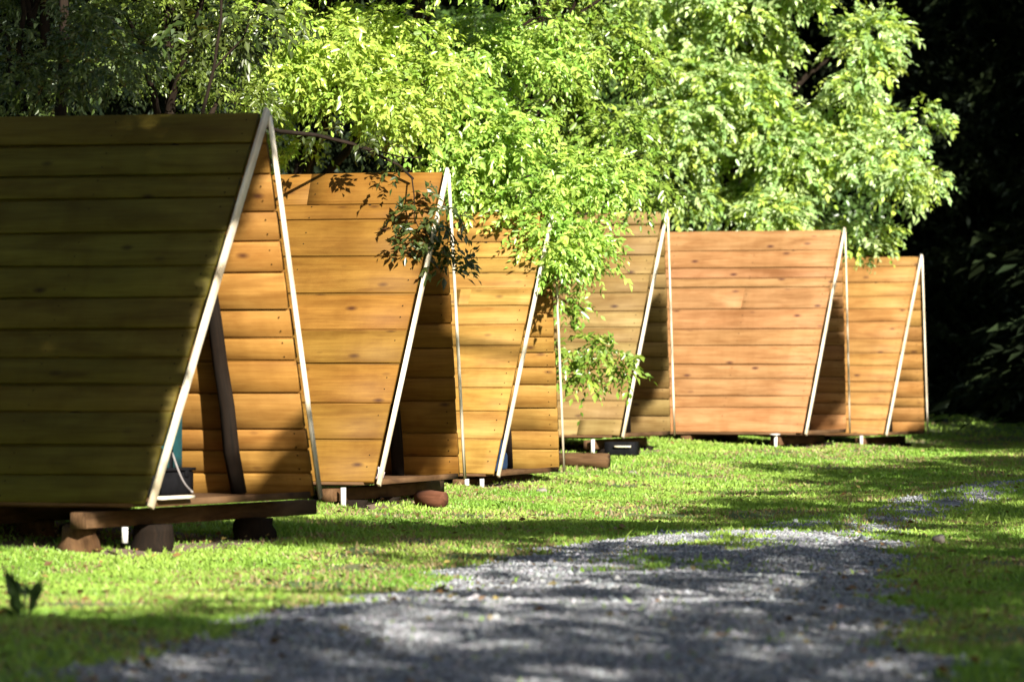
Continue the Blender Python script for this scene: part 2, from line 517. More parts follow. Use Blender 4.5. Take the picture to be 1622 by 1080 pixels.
def cabin(label, X, Y, Z, yaw, nb, tint, vary, taper=0.0, fixed=None, grey=0.0, inner=None):
    root = thing('a_frame_cabin', label, 'cabin', (X, Y, Z), -yaw, 'A-frame plank cabins in a row')
    # local axes: x = along the ridge to the open front, -y = towards the path side, z up
    for side in (1, -1):                       # 1: slope facing the path, -1: the other
        mb = MB()
        foot = np.array([0, -side * W / 2, 0.])
        A = np.array([0, side * W / 2, H]) / SL          # up the slope
        Bn = np.array([0, -side * H, W / 2]) / SL        # outwards
        cuts = board_cuts(nb, fixed if side == 1 else None) * SL
        th = .042
        for j in range(len(cuts) - 1):
            s0, s1 = cuts[j] + .0095, cuts[j + 1] - .0095
            if j == 0:
                s0 = -.01
            if j == len(cuts) - 2:
                s1 = SL - (.0 if side == 1 else .03)
            off = rng.normal(0, .0035)
            lip = rng.uniform(.002, .008)
            c = .004
            sec = [(s0 + c, 0 + off), (s1 - c, 0 + off), (s1, c + off), (s1, th - c - lip + off), (s1 - c, th - lip + off), (s0 + c, th + off), (s0, th - c + off), (s0, c + off)]
            if side == 1:
                sec = sec[::-1]
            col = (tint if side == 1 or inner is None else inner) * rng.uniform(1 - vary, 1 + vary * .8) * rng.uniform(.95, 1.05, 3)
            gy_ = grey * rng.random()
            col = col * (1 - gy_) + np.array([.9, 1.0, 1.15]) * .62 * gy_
            # the far ends spread slightly up and down: the panels are not quite square
            mid = (s0 + s1) / 2 / SL
            ax = np.array([-1.0, 0, 0]) + A * (taper * (mid - .4) / LEN + rng.normal(0, .0012))
            f0 = .045 + abs(rng.normal(0, .004))
            if rng.random() < .13 and taper == 0:      # butt joint between two lengths of board
                jt = rng.uniform(.5, 2.0)
                mb.prism(sec, foot, A, Bn, ax, f0, jt - .002, rng.uniform(0, 60), col, shear=-PROW / SL, wob=.005)
                mb.prism(sec, foot, A, Bn, ax, jt + .002, LEN, rng.uniform(0, 60), col * rng.uniform(.94, 1.05), shear=-PROW / SL, wob=.005)
            else:
                mb.prism(sec, foot, A, Bn, ax, f0, LEN, rng.uniform(0, 60), col, shear=-PROW / SL, wob=.005)
            sc_ = (s0 + s1) / 2
            for nt_ in (.13, 1.18, 2.30):                 # nail heads, two to a board
                for ds in (-.055, .055):
                    if side == 1:
                        p_ = foot + A * (sc_ + ds) + Bn * (th + off + .0005) + ax * (nt_ - PROW * (sc_ + ds) / SL)
                    else:
                        p_ = foot + A * (sc_ + ds) + Bn * (off - .0005) + ax * (nt_ - PROW * (sc_ + ds) / SL)
                    q_ = [p_ + a_ * A * .0055 + b_ * np.array([.0055, 0, 0]) + Bn * .0012 * side for a_, b_ in ((-1, -.5), (-.5, -1), (.5, -1), (1, -.5), (1, .5), (.5, 1), (-.5, 1), (-1, .5))]
                    mb.add(q_, [tuple(range(8))], None, np.array([.10, .12, .16]))
            if j:                                       # the tongue that closes the groove
                g0 = cuts[j]
                sec2 = [(g0 - .014, .017), (g0 + .014, .017), (g0 + .014, .022), (g0 - .014, .022)]
                if side == 1:
                    sec2 = sec2[::-1]
                ax2 = np.array([-1.0, 0, 0]) + A * taper * (g0 / SL - .4) / LEN
                mb.prism(sec2, foot, A, Bn, ax2, .05, LEN - .01, rng.uniform(0, 60), col * .8, shear=-PROW / SL)
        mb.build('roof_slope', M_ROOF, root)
        # pale barge board closing the front edge
        tb = MB()
        e0 = foot + Bn * .018 - A * .035
        e1 = np.array([PROW, 0, H]) + Bn * .018 + A * (.03 if side == 1 else -.02)
        ax = (e1 - e0); Lx = np.linalg.norm(ax); ax /= Lx
        uu = np.array([1, 0, 0]) - ax * ax[0]; uu /= np.linalg.norm(uu)
        bb = np.cross(ax, uu)
        nseg = 3
        tb.box((e0 + e1) / 2, (Lx, .026, .072) if side == 1 else (Lx, .016, .056), np.array([ax, uu, bb]), .006, C=np.array([1, 1, 1.]) * rng.uniform(.9, 1.05))
        tb.build('barge_board', M_TRIM, root)
    # floor deck with a pale front board
    fl = MB()
    for j in range(11):
        v = -1.17 + j * .234
        fl.box((-LEN / 2 - .06, v, -.012), (LEN - .16, .226, .028), along=0)
    fl.build('floor', M_BEAM, root)
    fb = MB()
    fb.box((-.052, .0, -.002), (.035, W - .12, .05), along=1)
    fb.build('floor_edge_board', M_BEAM, root)
    # inner rafters of dark round timber, set back from the open end
    for side in (1, -1):
        rf = MB()
        p0 = np.array([-.58, -side * (W / 2 - .15), .01]); p1 = np.array([-.44, -side * .05, H - .14])
        f = np.linspace(0, 1, 9)[:, None]
        pts = p0 * (1 - f) + p1 * f
        pts[1:-1] += rng.normal(0, .006, (7, 3))
        rf.tube(pts, .06 * (1 - .2 * f[:, 0]), 10, jit=.10)
        rf.build('rafter', M_DARKWOOD, root)
    # boarded back wall
    bw = MB()
    zc = np.linspace(0.02, H - .25, 11)
    for j in range(10):
        z0, z1 = zc[j] + .004, zc[j + 1] - .004
        a0, a1 = (W / 2 - .04) * (1 - z0 / H), (W / 2 - .04) * (1 - z1 / H)
        V = [(-LEN + .12 + dx, s * a, z) for dx in (0, .03) for (z, a) in ((z0, a0), (z1, a1)) for s in (-1, 1)]
        bw.add(V, [(0, 1, 3, 2), (4, 6, 7, 5), (0, 2, 6, 4), (1, 5, 7, 3), (0, 4, 5, 1), (2, 3, 7, 6)], None, np.array([.8, .8, .8]))
    bw.build('back_wall', M_ROOF, root)
    # bearers under the floor
    for u, ext in ((-.42, .95 if yaw > .4 else .7 if nb == 11 else .06), (-1.65, .05), (-2.9, .15)):
        b = MB()
        b.box((u, .2 if ext > .5 else .0, -.112), (.13, W + ext, .135 if u < -1 else .11), along=1, ch=.008)
        b.build('bearer', M_BEAM, root)
    for v in (-.95, .95):
        b = MB()
        b.box((-LEN / 2 - .1, v, -.028 - .0), (LEN - .5, .08, .0001 + .03), along=0)
        # joist sits between deck and bearers
        b.V[-1][:, 2] -= .0005
        b.build('joist', M_BEAM, root)
    return root


def block(root, u, v, top, mat, w=.22, d=.24, flare=1.3, kind='support_block'):
    """a stump or block under a cabin, reaching from its bearer to the ground"""
    m = Matrix.Translation(root.location) @ Matrix.Rotation(root.rotation_euler.z, 4, 'Z')
    p = m @ Vector((u, v, 0))
    gz = float(ground_z(p.x, p.y)) - p.z - .03
    mb = MB()
    n = 10
    f = np.linspace(0, 1, 5)
    pts = np.array([(u, v, top + (gz - top) * t) for t in f])
    mb.tube(pts, np.linspace(w / 2, w / 2 * flare, 5), 7, jit=.17)
    mb.build(kind, mat, root)


def jack(root, u, v, top=-.045, plate=True):
    m = Matrix.Translation(root.location) @ Matrix.Rotation(root.rotation_euler.z, 4, 'Z')
    p = m @ Vector((u, v, 0))
    gz = float(ground_z(p.x, p.y)) - p.z - .03
    mb = MB()
    mb.tube([(u, v, top), (u, v, (top + gz) / 2), (u, v, gz)], .024, 10)
    if plate:
        mb.box((u, v, top + .008), (.10, .20, .016), along=1)
    mb.build('white_post', M_WHITE, root)


NL = [1 - (yy - 182) / 616. for yy in (797, 758, 712, 660, 617, 575, 530, 480, 430, 375, 320, 283, 232, 182)]
NL[0], NL[-1] = 0., 1.
N2 = [(765 - y) / 493. for y in (765, 702, 645, 582, 528, 470, 410, 350, 325, 272)]
N3 = [(752 - y) / 414. for y in (752, 700, 657, 620, 590, 553, 520, 490, 462, 437, 413, 387, 362, 338)]
N5 = [(683 - y) / 317. for y in (683, 646, 628, 601, 579, 549, 523, 491, 457, 442, 426, 398, 366)]
CABS = [
    ('dark shaded plank A-frame cabin nearest the camera, running out of the left edge', -1.925, 31.13, -.867, .423, 13, (.47, .69, .44), .09, .05, NL, .0),  # dark olive tint: the outer slope's shade is put into its colour
    ('orange brown plank A-frame cabin with a shaded leafy twig hanging at its front edge', -.787, 39.13, -.912, .282, 11, (.87, .79, .60), .10, 0, N2, .0),
    ('golden yellow plank A-frame cabin with a navy bag at its open end', .21, 46.29, -1.0, .277, 13, (1.42, 1.5, 1.55), .08, 0, N3, 0.),
    ('greyish tan plank A-frame cabin with a lime green spray hanging in front of its slope', 1.681, 54.14, -.715, .281, 14, (1.05, 1.28, 2.1), .10, 0, None, .4),
    ('pinkish orange plank A-frame cabin showing the widest full slope, second from the right', 4.268, 59.63, -.753, .305, 15, (1.40, 1.32, 2.35), .07, 0, N5, .06),
    ('smallest and farthest plank A-frame cabin, standing against the black forest', 6.10, 68.17, -.881, .34, 13, (1.40, 1.35, 1.8), .08, 0, None, .0),
]
roots, foot = [], []
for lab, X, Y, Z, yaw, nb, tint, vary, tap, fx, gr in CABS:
    roots.append(cabin(lab, X, Y, Z, yaw, nb, np.array(tint), vary, tap, fx, gr, np.array((1.42, 1.30, 1.35)) if yaw > .4 else None))  # first cabin's inner slope tinted lighter to look sunlit
    foot.append((X, Y, yaw, LEN, W))
c1, c2, c3, c4, c5, c6 = roots
# supports (local u along the ridge, v: negative towards the path)
for r_, lst in ((c1, ((-.30, -.72), (-.30, .80), (-.55, -1.30), (-2.9, -.9), (-2.9, .9), (-1.65, 0))),
                (c2, ((-.30, -.1), (-.30, -1.1), (-.30, 1.0), (-2.9, -.9), (-2.9, .9))),
                (c3, ((-.30, -1.0), (-.30, 1.0), (-2.9, -.9), (-2.9, .9))),
                (c4, ((-.30, -.9), (-.30, .9), (-1.2, -1.1), (-2.9, -.9), (-2.9, .9))),
                (c5, ((-.30, -.9), (-.30, .9), (-1.65, -.9), (-2.9, -.9), (-2.9, .9))),
                (c6, ((-.30, -.9), (-.30, .9), (-2.9, -.9), (-2.9, .9)))):
    for k, (u, v) in enumerate(lst):
        block(r_, u, v, -.160, M_DARKWOOD if k % 3 < 2 else M_BEAM, rng.uniform(.2, .28), .25, rng.uniform(1.1, 1.35))
mb = MB(); mb.tube([(-.12, -1.42, -.155), (-.12, -1.42, -.20), (-.12, -1.42, -.262)], .022, 10); mb.build('white_pipe', M_WHITE, c1); jack(c2, -.28, -1.40, -.045, False); jack(c3, -.30, -1.40, -.05, False); jack(c3, -.16, -1.33, -.05, False)
jack(c4, -.35, -1.36, -.045, False); jack(c5, -.40, -1.33, -.03); jack(c6, -.38, -1.33, -.03, False)

xs = np.unique(np.concatenate([np.linspace(-160, -20, 20), np.linspace(-20, -6, 29), np.linspace(-6, 10, 107), np.linspace(10, 24, 29), np.linspace(24, 160, 20)]))
ys = np.unique(np.concatenate([np.linspace(-80, 10, 31), np.linspace(10, 75, 261), np.linspace(75, 100, 40), np.linspace(100, 320, 40)]))
gnd = tag(grid('ground', xs, ys, 0, soil_mat()), None, kind='structure')
gc_ = np.empty(len(gnd.data.vertices) * 3); gnd.data.vertices.foreach_get('co', gc_); gc_ = gc_.reshape(-1, 3)
bare_ = np.zeros(len(gc_))
for (ox, oy, a, L, W_) in foot:                    # trodden bare earth below each cabin
    u = (gc_[:, 0] - ox) * math.cos(a) - (gc_[:, 1] - oy) * math.sin(a)
    v = -(gc_[:, 0] - ox) * math.sin(a) - (gc_[:, 1] - oy) * math.cos(a)
    bare_ = np.maximum(bare_, ((u < .25) & (u > -L - .2) & (v < W_ / 2 + .4) & (v > -W_ / 2 - .1)))
at_ = gnd.data.attributes.new('tint', 'FLOAT_COLOR', 'POINT')
at_.data.foreach_set('color', np.repeat(bare_[:, None], 4, 1).astype(np.float32).ravel())



grass_field(foot)


def in_cabin(root, u, v, z=0.0):
    m = Matrix.Translation(root.location) @ Matrix.Rotation(root.rotation_euler.z, 4, 'Z')
    return np.array(m @ Vector((u, v, z)))


# ------------------------------------------------------------------ small things in and around the cabins
M_TEAL = plain_mat('teal_fabric', (.004, .05, .055), .8, .2, 30)
M_BLACKBOX = plain_mat('dark_chest_wood', (.006, .006, .007), .8, .3, 18, .2, .06)
M_NAVY = plain_mat('navy_cloth', (.006, .02, .055), .8, .25, 25)
M_CORD = plain_mat('pale_cord', (.22, .2, .19), .7, .1, 40)
M_CLOTH = plain_mat('pale_cloth', (.45, .36, .36), .85, .3, 14)
M_ROCK = plain_mat('pale_stone', (.2, .175, .15), .9, .3, 9, .6)
M_ROCKDARK = plain_mat('dark_stone', (.06, .055, .05), .9, .3, 20, .6)

yaw1 = c1.rotation_euler.z
p = in_cabin(c1, -.93, .28, .003)
chest = thing('chest', 'black low chest on the floor inside the nearest cabin, under a teal mat', 'chest', p, yaw1)
mb = MB(); mb.box((0, 0, .095), (.5, .62, .17), ch=.012, along=1); mb.build('body', M_BLACKBOX, chest)
mb = MB(); mb.box((0, 0, .192), (.53, .65, .022), ch=.006, along=1); mb.build('lid', M_BLACKBOX, chest)
for s in (-.2, .2):
    mb = MB(); mb.box((.256, s, .165), (.012, .05, .06), ch=.003, along=1); mb.build('clasp', M_BLACKBOX, chest)
p = in_cabin(c1, -.93, .30, .206)
mat_ = thing('folded_mat', 'teal folded mat on the dark chest behind the white edge of the nearest cabin', 'mat', p, yaw1)
mb = MB()
for k in range(3):
    mb.box((-.13 + k * .13, 0, .2), (.125, .5, .40), ch=.035, along=2)
mb.build('padding', M_TEAL, mat_)
mb = MB(); mb.box((0, .05, .204), (.41, .035, .412), ch=.004, along=0); mb.build('strap', M_BLACKBOX, mat_)

# the pale cord drooping from the chest to the floor's front edge
mb = MB()
a = in_cabin(c1, -.52, -.02, .32); b = in_cabin(c1, -.10, -.50, .06)
f = np.linspace(0, 1, 16)[:, None]
pts = a * (1 - f) + b * f - np.array([0, 0, .05]) * np.sin(np.pi * f)
mb.tube(pts, .008, 8)
tag(mb.build('cord', M_CORD, None, True), 'thin pale cord drooping to the floor edge inside the nearest cabin', 'cord')

mb = MB(); mb.box((-.02, -.93, .034), (.10, .46, .022), ch=.004, along=1)
mb.build('sunlit_edge_strip', M_TRIM, c1)  # pale strip stands for the sunlit stretch of the floor edge

# navy bag at the third cabin
p = in_cabin(c3, -.17, -.86, .003)
bag = thing('bag', 'navy blue bag standing in the open end of the golden yellow cabin', 'bag', p, c3.rotation_euler.z)


def rounded(mb, c, size, e=.45, nu=16, nv=10):
    th = np.linspace(0, 2 * np.pi, nu, endpoint=False); ph = np.linspace(-np.pi / 2, np.pi / 2, nv)
    sp = lambda t: np.sign(t) * abs(t) ** e
    V = [(c[0] + size[0] / 2 * sp(math.cos(q)) * sp(math.cos(t)), c[1] + size[1] / 2 * sp(math.cos(q)) * sp(math.sin(t)), c[2] + size[2] / 2 * sp(math.sin(q))) for q in ph for t in th]
    F = [(j * nu + i, j * nu + (i + 1) % nu, (j + 1) * nu + (i + 1) % nu, (j + 1) * nu + i) for j in range(nv - 1) for i in range(nu)]
    mb.add(V, F)


mb = MB(); rounded(mb, (0, 0, .19), (.16, .26, .38)); mb.build('body', M_NAVY, bag, True)
mb = MB(); rounded(mb, (.095, 0, .12), (.07, .2, .18)); mb.build('pocket', M_NAVY, bag, True)
mb = MB(); mb.tube([(0, -.05, .37), (0, -.03, .42), (0, .03, .42), (0, .05, .37)], .012, 8); mb.build('handle', M_BLACKBOX, bag, True)

# crumpled pale cloth in the second cabin
p = in_cabin(c2, -.16, -.92, .003)
mb = MB(); rounded(mb, (0, 0, .06), (.18, .22, .12), .8, 22, 12)
mb.V[0] += rng.normal(0, .008, mb.V[0].shape); mb.V[0][:, 2] = np.maximum(mb.V[0][:, 2], 0)
o = mb.build('cloth_bundle', M_CLOTH, None, True); o.location = tuple(p)
tag(o, 'small pale crumpled cloth in the shaded open corner of the orange brown cabin', 'cloth')

# dark step with a pale tread before the greyish cabin
g = at(985, 724, 52.6)
step = thing('low_step', 'low black step with one pale tread before the greyish tan cabin', 'step', (g[0], g[1], float(ground_z(g[0], g[1]))), -.3)
mb = MB(); mb.box((0, 0, .10), (.36, .24, .16), ch=.01, along=0); mb.build('body', M_BLACKBOX, step)
mb = MB(); mb.box((.05, -.145, .125), (.2, .03, .02), ch=.005, along=0); mb.build('tread', M_TRIM, step)
# brown log lying by the golden cabin's far foot
g = at(922, 722, 50.5)
gz_ = float(ground_z(g[0], g[1]))
mb = MB(); mb.tube([(-.3, .1, .09), (-.1, .02, .092), (.1, -.03, .09), (.3, -.1, .088)], .085, 12, jit=.06)
o = mb.build('log', M_BEAM); o.location = (g[0], g[1], gz_); tag(o, 'reddish brown log lying between the golden and the greyish cabins', 'log')
# cut log end under the second cabin
g = at(683, 796, 38.6)
mb = MB(); mb.tube([(0, -.14, .09), (0, 0, .095), (0, .14, .09)], [.07, .075, .07], 14, jit=.05)
o = mb.build('log', wood_mat('red_log', (.11, .045, .026), (.06, .025, .014), (.03, .012, .008), .9)); o.location = (g[0], g[1], float(ground_z(g[0], g[1])) - .01)
o.rotation_euler.z = .9
tag(o, 'short red brown log in the grass under the front of the orange brown cabin', 'log')


def rock(name, px, py_, D, s, mat, label, cat='stone'):
    g = at(px, py_, D)
    n = 26
    th = rng.uniform(0, 6.28, n); ph = np.arccos(rng.uniform(-1, 1, n))
    mb = MB(); rounded(mb, (0, 0, 0), (s * 2, s * 1.5, s * 1.1), .85, 12, 8)
    V = mb.V[0]
    q = np.round(V * 1000).astype(int)
    V *= (1 + .22 * np.sin(V[:, :1] / s * 2.3 + 1) * np.cos(V[:, 1:2] / s * 3.1 + px))
    V += .08 * s * np.sin(V[:, [1, 2, 0]] / s * 4 + px)
    o = mb.build(name, mat)
    o.location = (g[0], g[1], float(ground_z(g[0], g[1])) + s * .33 + (.03 if 'path' in label else 0))
    o.rotation_euler.z = px * .7
    return tag(o, label, cat)


rock('stone', 700, 937, 25.1, .032, M_ROCKDARK, 'small dark stone lying alone on the left edge of the gravel path')
rock('stone', 1487, 868, 31.6, .06, M_ROCK, 'pale stone with grass behind it at the right bend of the gravel path')
rock('stone', 858, 779, 44.0, .055, M_ROCK, 'flat tan stone in bright grass below the golden yellow cabin')
rock('stone', 108, 846, 32.4, .06, M_ROCK, 'small pale stone on the bare soil under the dark nearest cabin')
rock('stone', 1002, 742, 50.0, .05, M_ROCK, 'pale stone in the grass just right of the black step')

# ------------------------------------------------------------------ leaves
def unit(a):
    return a / (np.linalg.norm(a, axis=-1, keepdims=True) + 1e-9)


def leaf_mesh(P, D, Nn, L, Wd, col):
    S = unit(np.cross(D, Nn)); Nn = np.cross(S, D)
    L = L[:, None]; Wd = Wd[:, None]
    mid = P + D * L * .42
    V = np.stack([P, mid + S * Wd * .5 + Nn * Wd * .16, P + D * L - Nn * L * .10, mid - S * Wd * .5 + Nn * Wd * .16], 1).reshape(-1, 3)
    o = 4 * np.arange(len(P))[:, None]
    F = np.concatenate([o + [0, 1, 2], o + [0, 2, 3]])
    return V, F, np.repeat(col, 4, 0)


def sprays(O, Dr, K, slen, leaf, wr, droop, pal, vary=.3):
    """compound sprays: K leaflets along a drooping stem"""
    S = len(O)
    f = (np.arange(K) // 2 + 1) / (K / 2 + .5)
    side = np.where(np.arange(K) % 2 == 0, 1, -1).astype(float)
    side[-1] = 0
    sl = slen * rng.uniform(.7, 1.25, S)
    up = unit(np.array([0, 0, 1.]) + rng.normal(0, .45, (S, 3)))
    Sd = unit(np.cross(Dr, up))
    P = O[:, None] + Dr[:, None] * (sl[:, None] * f)[..., None]
    P[..., 2] -= droop * sl[:, None] * f ** 2
    D = Dr[:, None] * .75 + Sd[:, None] * (side * 1.0)[None, :, None] + rng.normal(0, .28, (S, K, 3))
    D[..., 2] -= .25 + droop * f
    D = unit(D)
    Nn = unit(up[:, None] * .6 + np.array([.2, -.5, .25]) + rng.normal(0, .5, (S, K, 3)))
    L = leaf * rng.uniform(.6, 1.25, (S, K)) * rng.uniform(.72, 1.35, (S, 1))
    t = rng.random((S, 1, 1))
    c = pal[0] * (1 - t) + pal[1] * t
    c = c * rng.uniform(1 - vary, 1 + vary, (S, K, 1)) * rng.uniform(.8, 1.2, (S, 1, 1)) * np.array([1, 1, 1]) + (rng.random((S, K, 1)) > .93) * np.array([.04, .05, .04])
    return leaf_mesh(P.reshape(-1, 3), D.reshape(-1, 3), Nn.reshape(-1, 3), L.ravel(), (L * wr).ravel(), c.reshape(-1, 3))


def fill(blobs, per, K, slen, leaf, wr, droop, pal, vary=.3, shell=.5):
    """sprays spread through a list of (centre, radii) clumps, denser outside"""
    O, Dr = [], []
    for c, r in blobs:
        r = np.broadcast_to(np.asarray(r, float), 3)
        n = max(2, int(per * (r[0] * r[1] * r[2]) ** (2 / 3)))
        d = unit(rng.normal(0, 1, (n, 3)))
        rad = shell + (1 - shell) * rng.random((n, 1)) ** .6
        rad *= 1 + .25 * np.sin(d[:, :1] * 5 + c[0] * 3) * np.cos(d[:, 2:] * 4 + c[2] * 5)
        O.append(np.asarray(c) + d * r * rad * .9)
        Dr.append(unit(d * np.array([1, 1, .6]) + rng.normal(0, .45, (n, 3)) - np.array([0, 0, .15])))
    return sprays(np.concatenate(O), np.concatenate(Dr), K, slen, leaf, wr, droop, pal, vary)


def tree(name, label, base, blobs, spec, leafmat, trunk_r=.12, limbs=9, group=None, extra=None, lean=.5):
    base = np.asarray(base, float).copy()
    base[2] = float(ground_z(base[0], base[1]))
    root = thing(name, label, 'tree', base, 0, group)
    parts = [fill(blobs, *s) for s in spec] + ([extra] if extra is not None else [])
    V, F, C, n = [], [], [], 0
    for v, f, c in parts:
        V.append(v); F.append(f + n); C.append(c); n += len(v)
    build('crown', np.concatenate(V) - base, np.concatenate(F), leafmat, root, np.concatenate(C))
    mb = MB()
    cs = np.array([b[0] for b in blobs])
    top = np.array([base[0] * (1 - lean) + cs[:, 0].mean() * lean, base[1] * (1 - lean) + cs[:, 1].mean() * lean, cs[:, 2].max() * .9 + base[2] * .1])
    f = np.linspace(0, 1, 10)[:, None]
    ax = base * (1 - f) + top * f
    ax[1:-1, :2] += np.cumsum(rng.normal(0, .035, (8, 2)), 0)
    ax[0, 2] -= .15
    mb.tube(ax - base, trunk_r * (1 - .8 * f[:, 0]), 10, jit=.06)
    order = np.argsort(-np.array([np.prod(np.broadcast_to(b[1], 3)) for b in blobs]))
    for q in order[:limbs]:
        c = cs[q]
        h = np.clip((c[2] - base[2]) * .72 - .15 * np.hypot(*(c[:2] - base[:2])), .5, top[2] - base[2] - .2)
        k = np.clip(h / (top[2] - base[2]), .08, .95)
        s = base * (1 - k) + top * k
        g = np.linspace(0, 1, 7)[:, None]
        pts = s * (1 - g) + c * g
        pts[:, 2] += .22 * np.linalg.norm(c - s) * (np.sin(np.pi * g[:, 0]) * .5)
        pts[1:] += rng.normal(0, .035, (6, 3))
        r0 = trunk_r * (1 - .8 * k) * .55
        mb.tube(pts - base, r0 * (1 - .75 * g[:, 0]) + .006, 6, cap=False)
        for _ in range(3):                              # twigs inside the clump
            j = rng.integers(3, 7)
            e_ = pts[j] + rng.normal(0, 1, 3) * np.broadcast_to(blobs[q][1], 3) * .7
            m_ = (pts[j] + e_) / 2 + rng.normal(0, .04, 3)
            mb.tube(np.array([pts[j], m_, e_]) - base, [.012, .009, .004], 5, cap=False)
    mb.build('trunk', M_BARK, root, True)
    return root


def px_blobs(D, items, depth=.6, seed=0):
    """items: (x, y, rx, ry[, dD]) in photograph pixels, broken into smaller clumps"""
    out = []
    for it in items:
        x, y, rx, ry = it[:4]
        dd = it[4] if len(it) > 4 else 0
        k = (D + dd) / FPX
        n = max(1, int(rx * ry / 1000))
        for _ in range(n):
            a = rng.uniform(0, 6.28); q = math.sqrt(rng.random()) * .85
            c = at(x + rx * q * math.cos(a), y + ry * q * math.sin(a), D + dd + rng.normal(0, depth))
            s = rng.uniform(24, 46) * k
            out.append((c, (s * rng.uniform(1, 1.5), s * rng.uniform(.9, 1.4), s * rng.uniform(.6, .95))))
    return out


G1 = (np.array([.175, .33, .05]), np.array([.385, .52, .10]))     # mid to yellow green
G2 = (np.array([.22, .35, .05]), np.array([.40, .50, .09]))      # yellow green
G3 = (np.array([.21, .36, .115]), np.array([.42, .53, .22]))        # blue green
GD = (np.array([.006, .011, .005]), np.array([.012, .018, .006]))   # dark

# yellow green tree behind the second cabin
B = px_blobs(44.2, [(520, 110, 120, 110), (620, 80, 100, 90), (600, 200, 90, 55, 1), (480, 215, 60, 40, 1), (430, 90, 70, 90, -1), (560, -120, 200, 110), (520, -340, 180, 130)])
tree('leafy_tree', 'sunlit yellow green tree rising behind the orange brown cabin', (-2.3, 46.2, 0), B,
     [(900, 9, .22, .078, .48, .35, G2)], M_LEAF, .13)
# tree between second and third cabin, hanging over the golden one
B = px_blobs(46.9, [(790, 230, 100, 80), (720, 150, 80, 110), (900, 270, 80, 50), (930, 350, 45, 40, .3), (765, 300, 60, 22, -.35), (840, 90, 130, 100, 1), (850, 340, 50, 26, -.5), (885, 385, 34, 24, -.5), (930, 395, 36, 26, -.4), (860, 290, 60, 40, -.2), (990, 260, 40, 40, .6), (690, 270, 40, 50, 0), (780, -120, 200, 120), (800, -330, 170, 120)], .35)
for (x, y, rx, ry, D) in ((760, 306, 40, 18, 46.5), (810, 320, 34, 16, 46.4), (850, 342, 34, 22, 46.25), (878, 372, 28, 24, 46.1), (905, 350, 34, 28, 46.3), (935, 385, 32, 26, 46.4), (905, 412, 30, 16, 46.2),
                          (950, 418, 24, 14, 46.5), (958, 360, 26, 24, 46.6), (975, 290, 34, 30, 46.8), (915, 300, 44, 36, 46.6), (730, 322, 24, 14, 46.5), (870, 410, 20, 18, 46.0)):
    B.append((at(x, y, D), (rx * D / FPX, .18, ry * D / FPX)))
tree('leafy_tree', 'bright green tree whose drooping boughs hide the ridge of the golden yellow cabin', (-1.5, 47.9, 0), B,
     [(900, 9, .22, .078, .48, .4, G1)], M_LEAF, .12)
# small tree between third and fourth cabin with the low lime spray
B = px_blobs(50.3, [(960, 120, 90, 110), (880, 60, 80, 90), (1000, 250, 60, 70, .3), (950, -130, 150, 120)], .4)
for (x, y, rx, ry) in ((905, 470, 22, 16), (915, 545, 30, 24), (950, 570, 30, 18), (982, 568, 20, 16), (918, 590, 20, 16), (905, 430, 30, 18), (893, 480, 8, 14), (935, 548, 26, 18), (966, 556, 22, 18), (990, 580, 14, 16), (930, 600, 16, 16), (900, 565, 16, 26)):
    k = 49.6 / FPX
    B.append((at(x, y, 49.6), (rx * k, .15, ry * k)))
tree('leafy_tree', 'slender light green tree with a low lime spray before the greyish tan cabin', (-.25, 50.2, 0), B,
     [(620, 9, .22, .085, .48, .45, (np.array([.13, .24, .03]), np.array([.24, .32, .05])))], M_LEAF, .09, 14)
# broad tree behind the pinkish cabin
B = px_blobs(64.4, [(1120, 240, 110, 110), (1240, 260, 110, 90), (1320, 170, 60, 80), (1375, 70, 60, 60), (1400, 220, 60, 60), (1440, 260, 50, 40), (1470, 190, 36, 30), (1180, 330, 110, 35, .5), (1390, 340, 40, 40, .3),
                    (1140, 80, 100, 100), (1075, 120, 60, 90), (1090, 15, 100, 50), (960, 20, 90, 60), (1200, 10, 70, 40), (1300, -110, 190, 120), (1150, -300, 200, 140)], .7)
tree('leafy_tree', 'broad pale green tree spreading behind the pinkish orange cabin', (3.3, 66.2, 0), B,
     [(420, 9, .28, .105, .5, .3, G3), (260, 9, .28, .10, .5, .3, G2)], M_LEAF, .17, 14)
# fuller tree further back, in the middle
B = px_blobs(74, [(900, 200, 160, 130), (1060, 260, 120, 110), (760, 120, 150, 130), (1230, 310, 140, 60), (1000, 40, 160, 100), (900, -150, 260, 140), (1000, -330, 240, 130)], .8)
tree('leafy_tree', 'deep green tree filling the middle distance behind the other trees', (1.2, 74.5, 0), B,
     [(330, 9, .34, .13, .5, .3, (np.array([.04, .085, .02]), np.array([.08, .14, .03])))], M_LEAF, .18)  # leaf colours darkened so gaps between nearer crowns look shaded
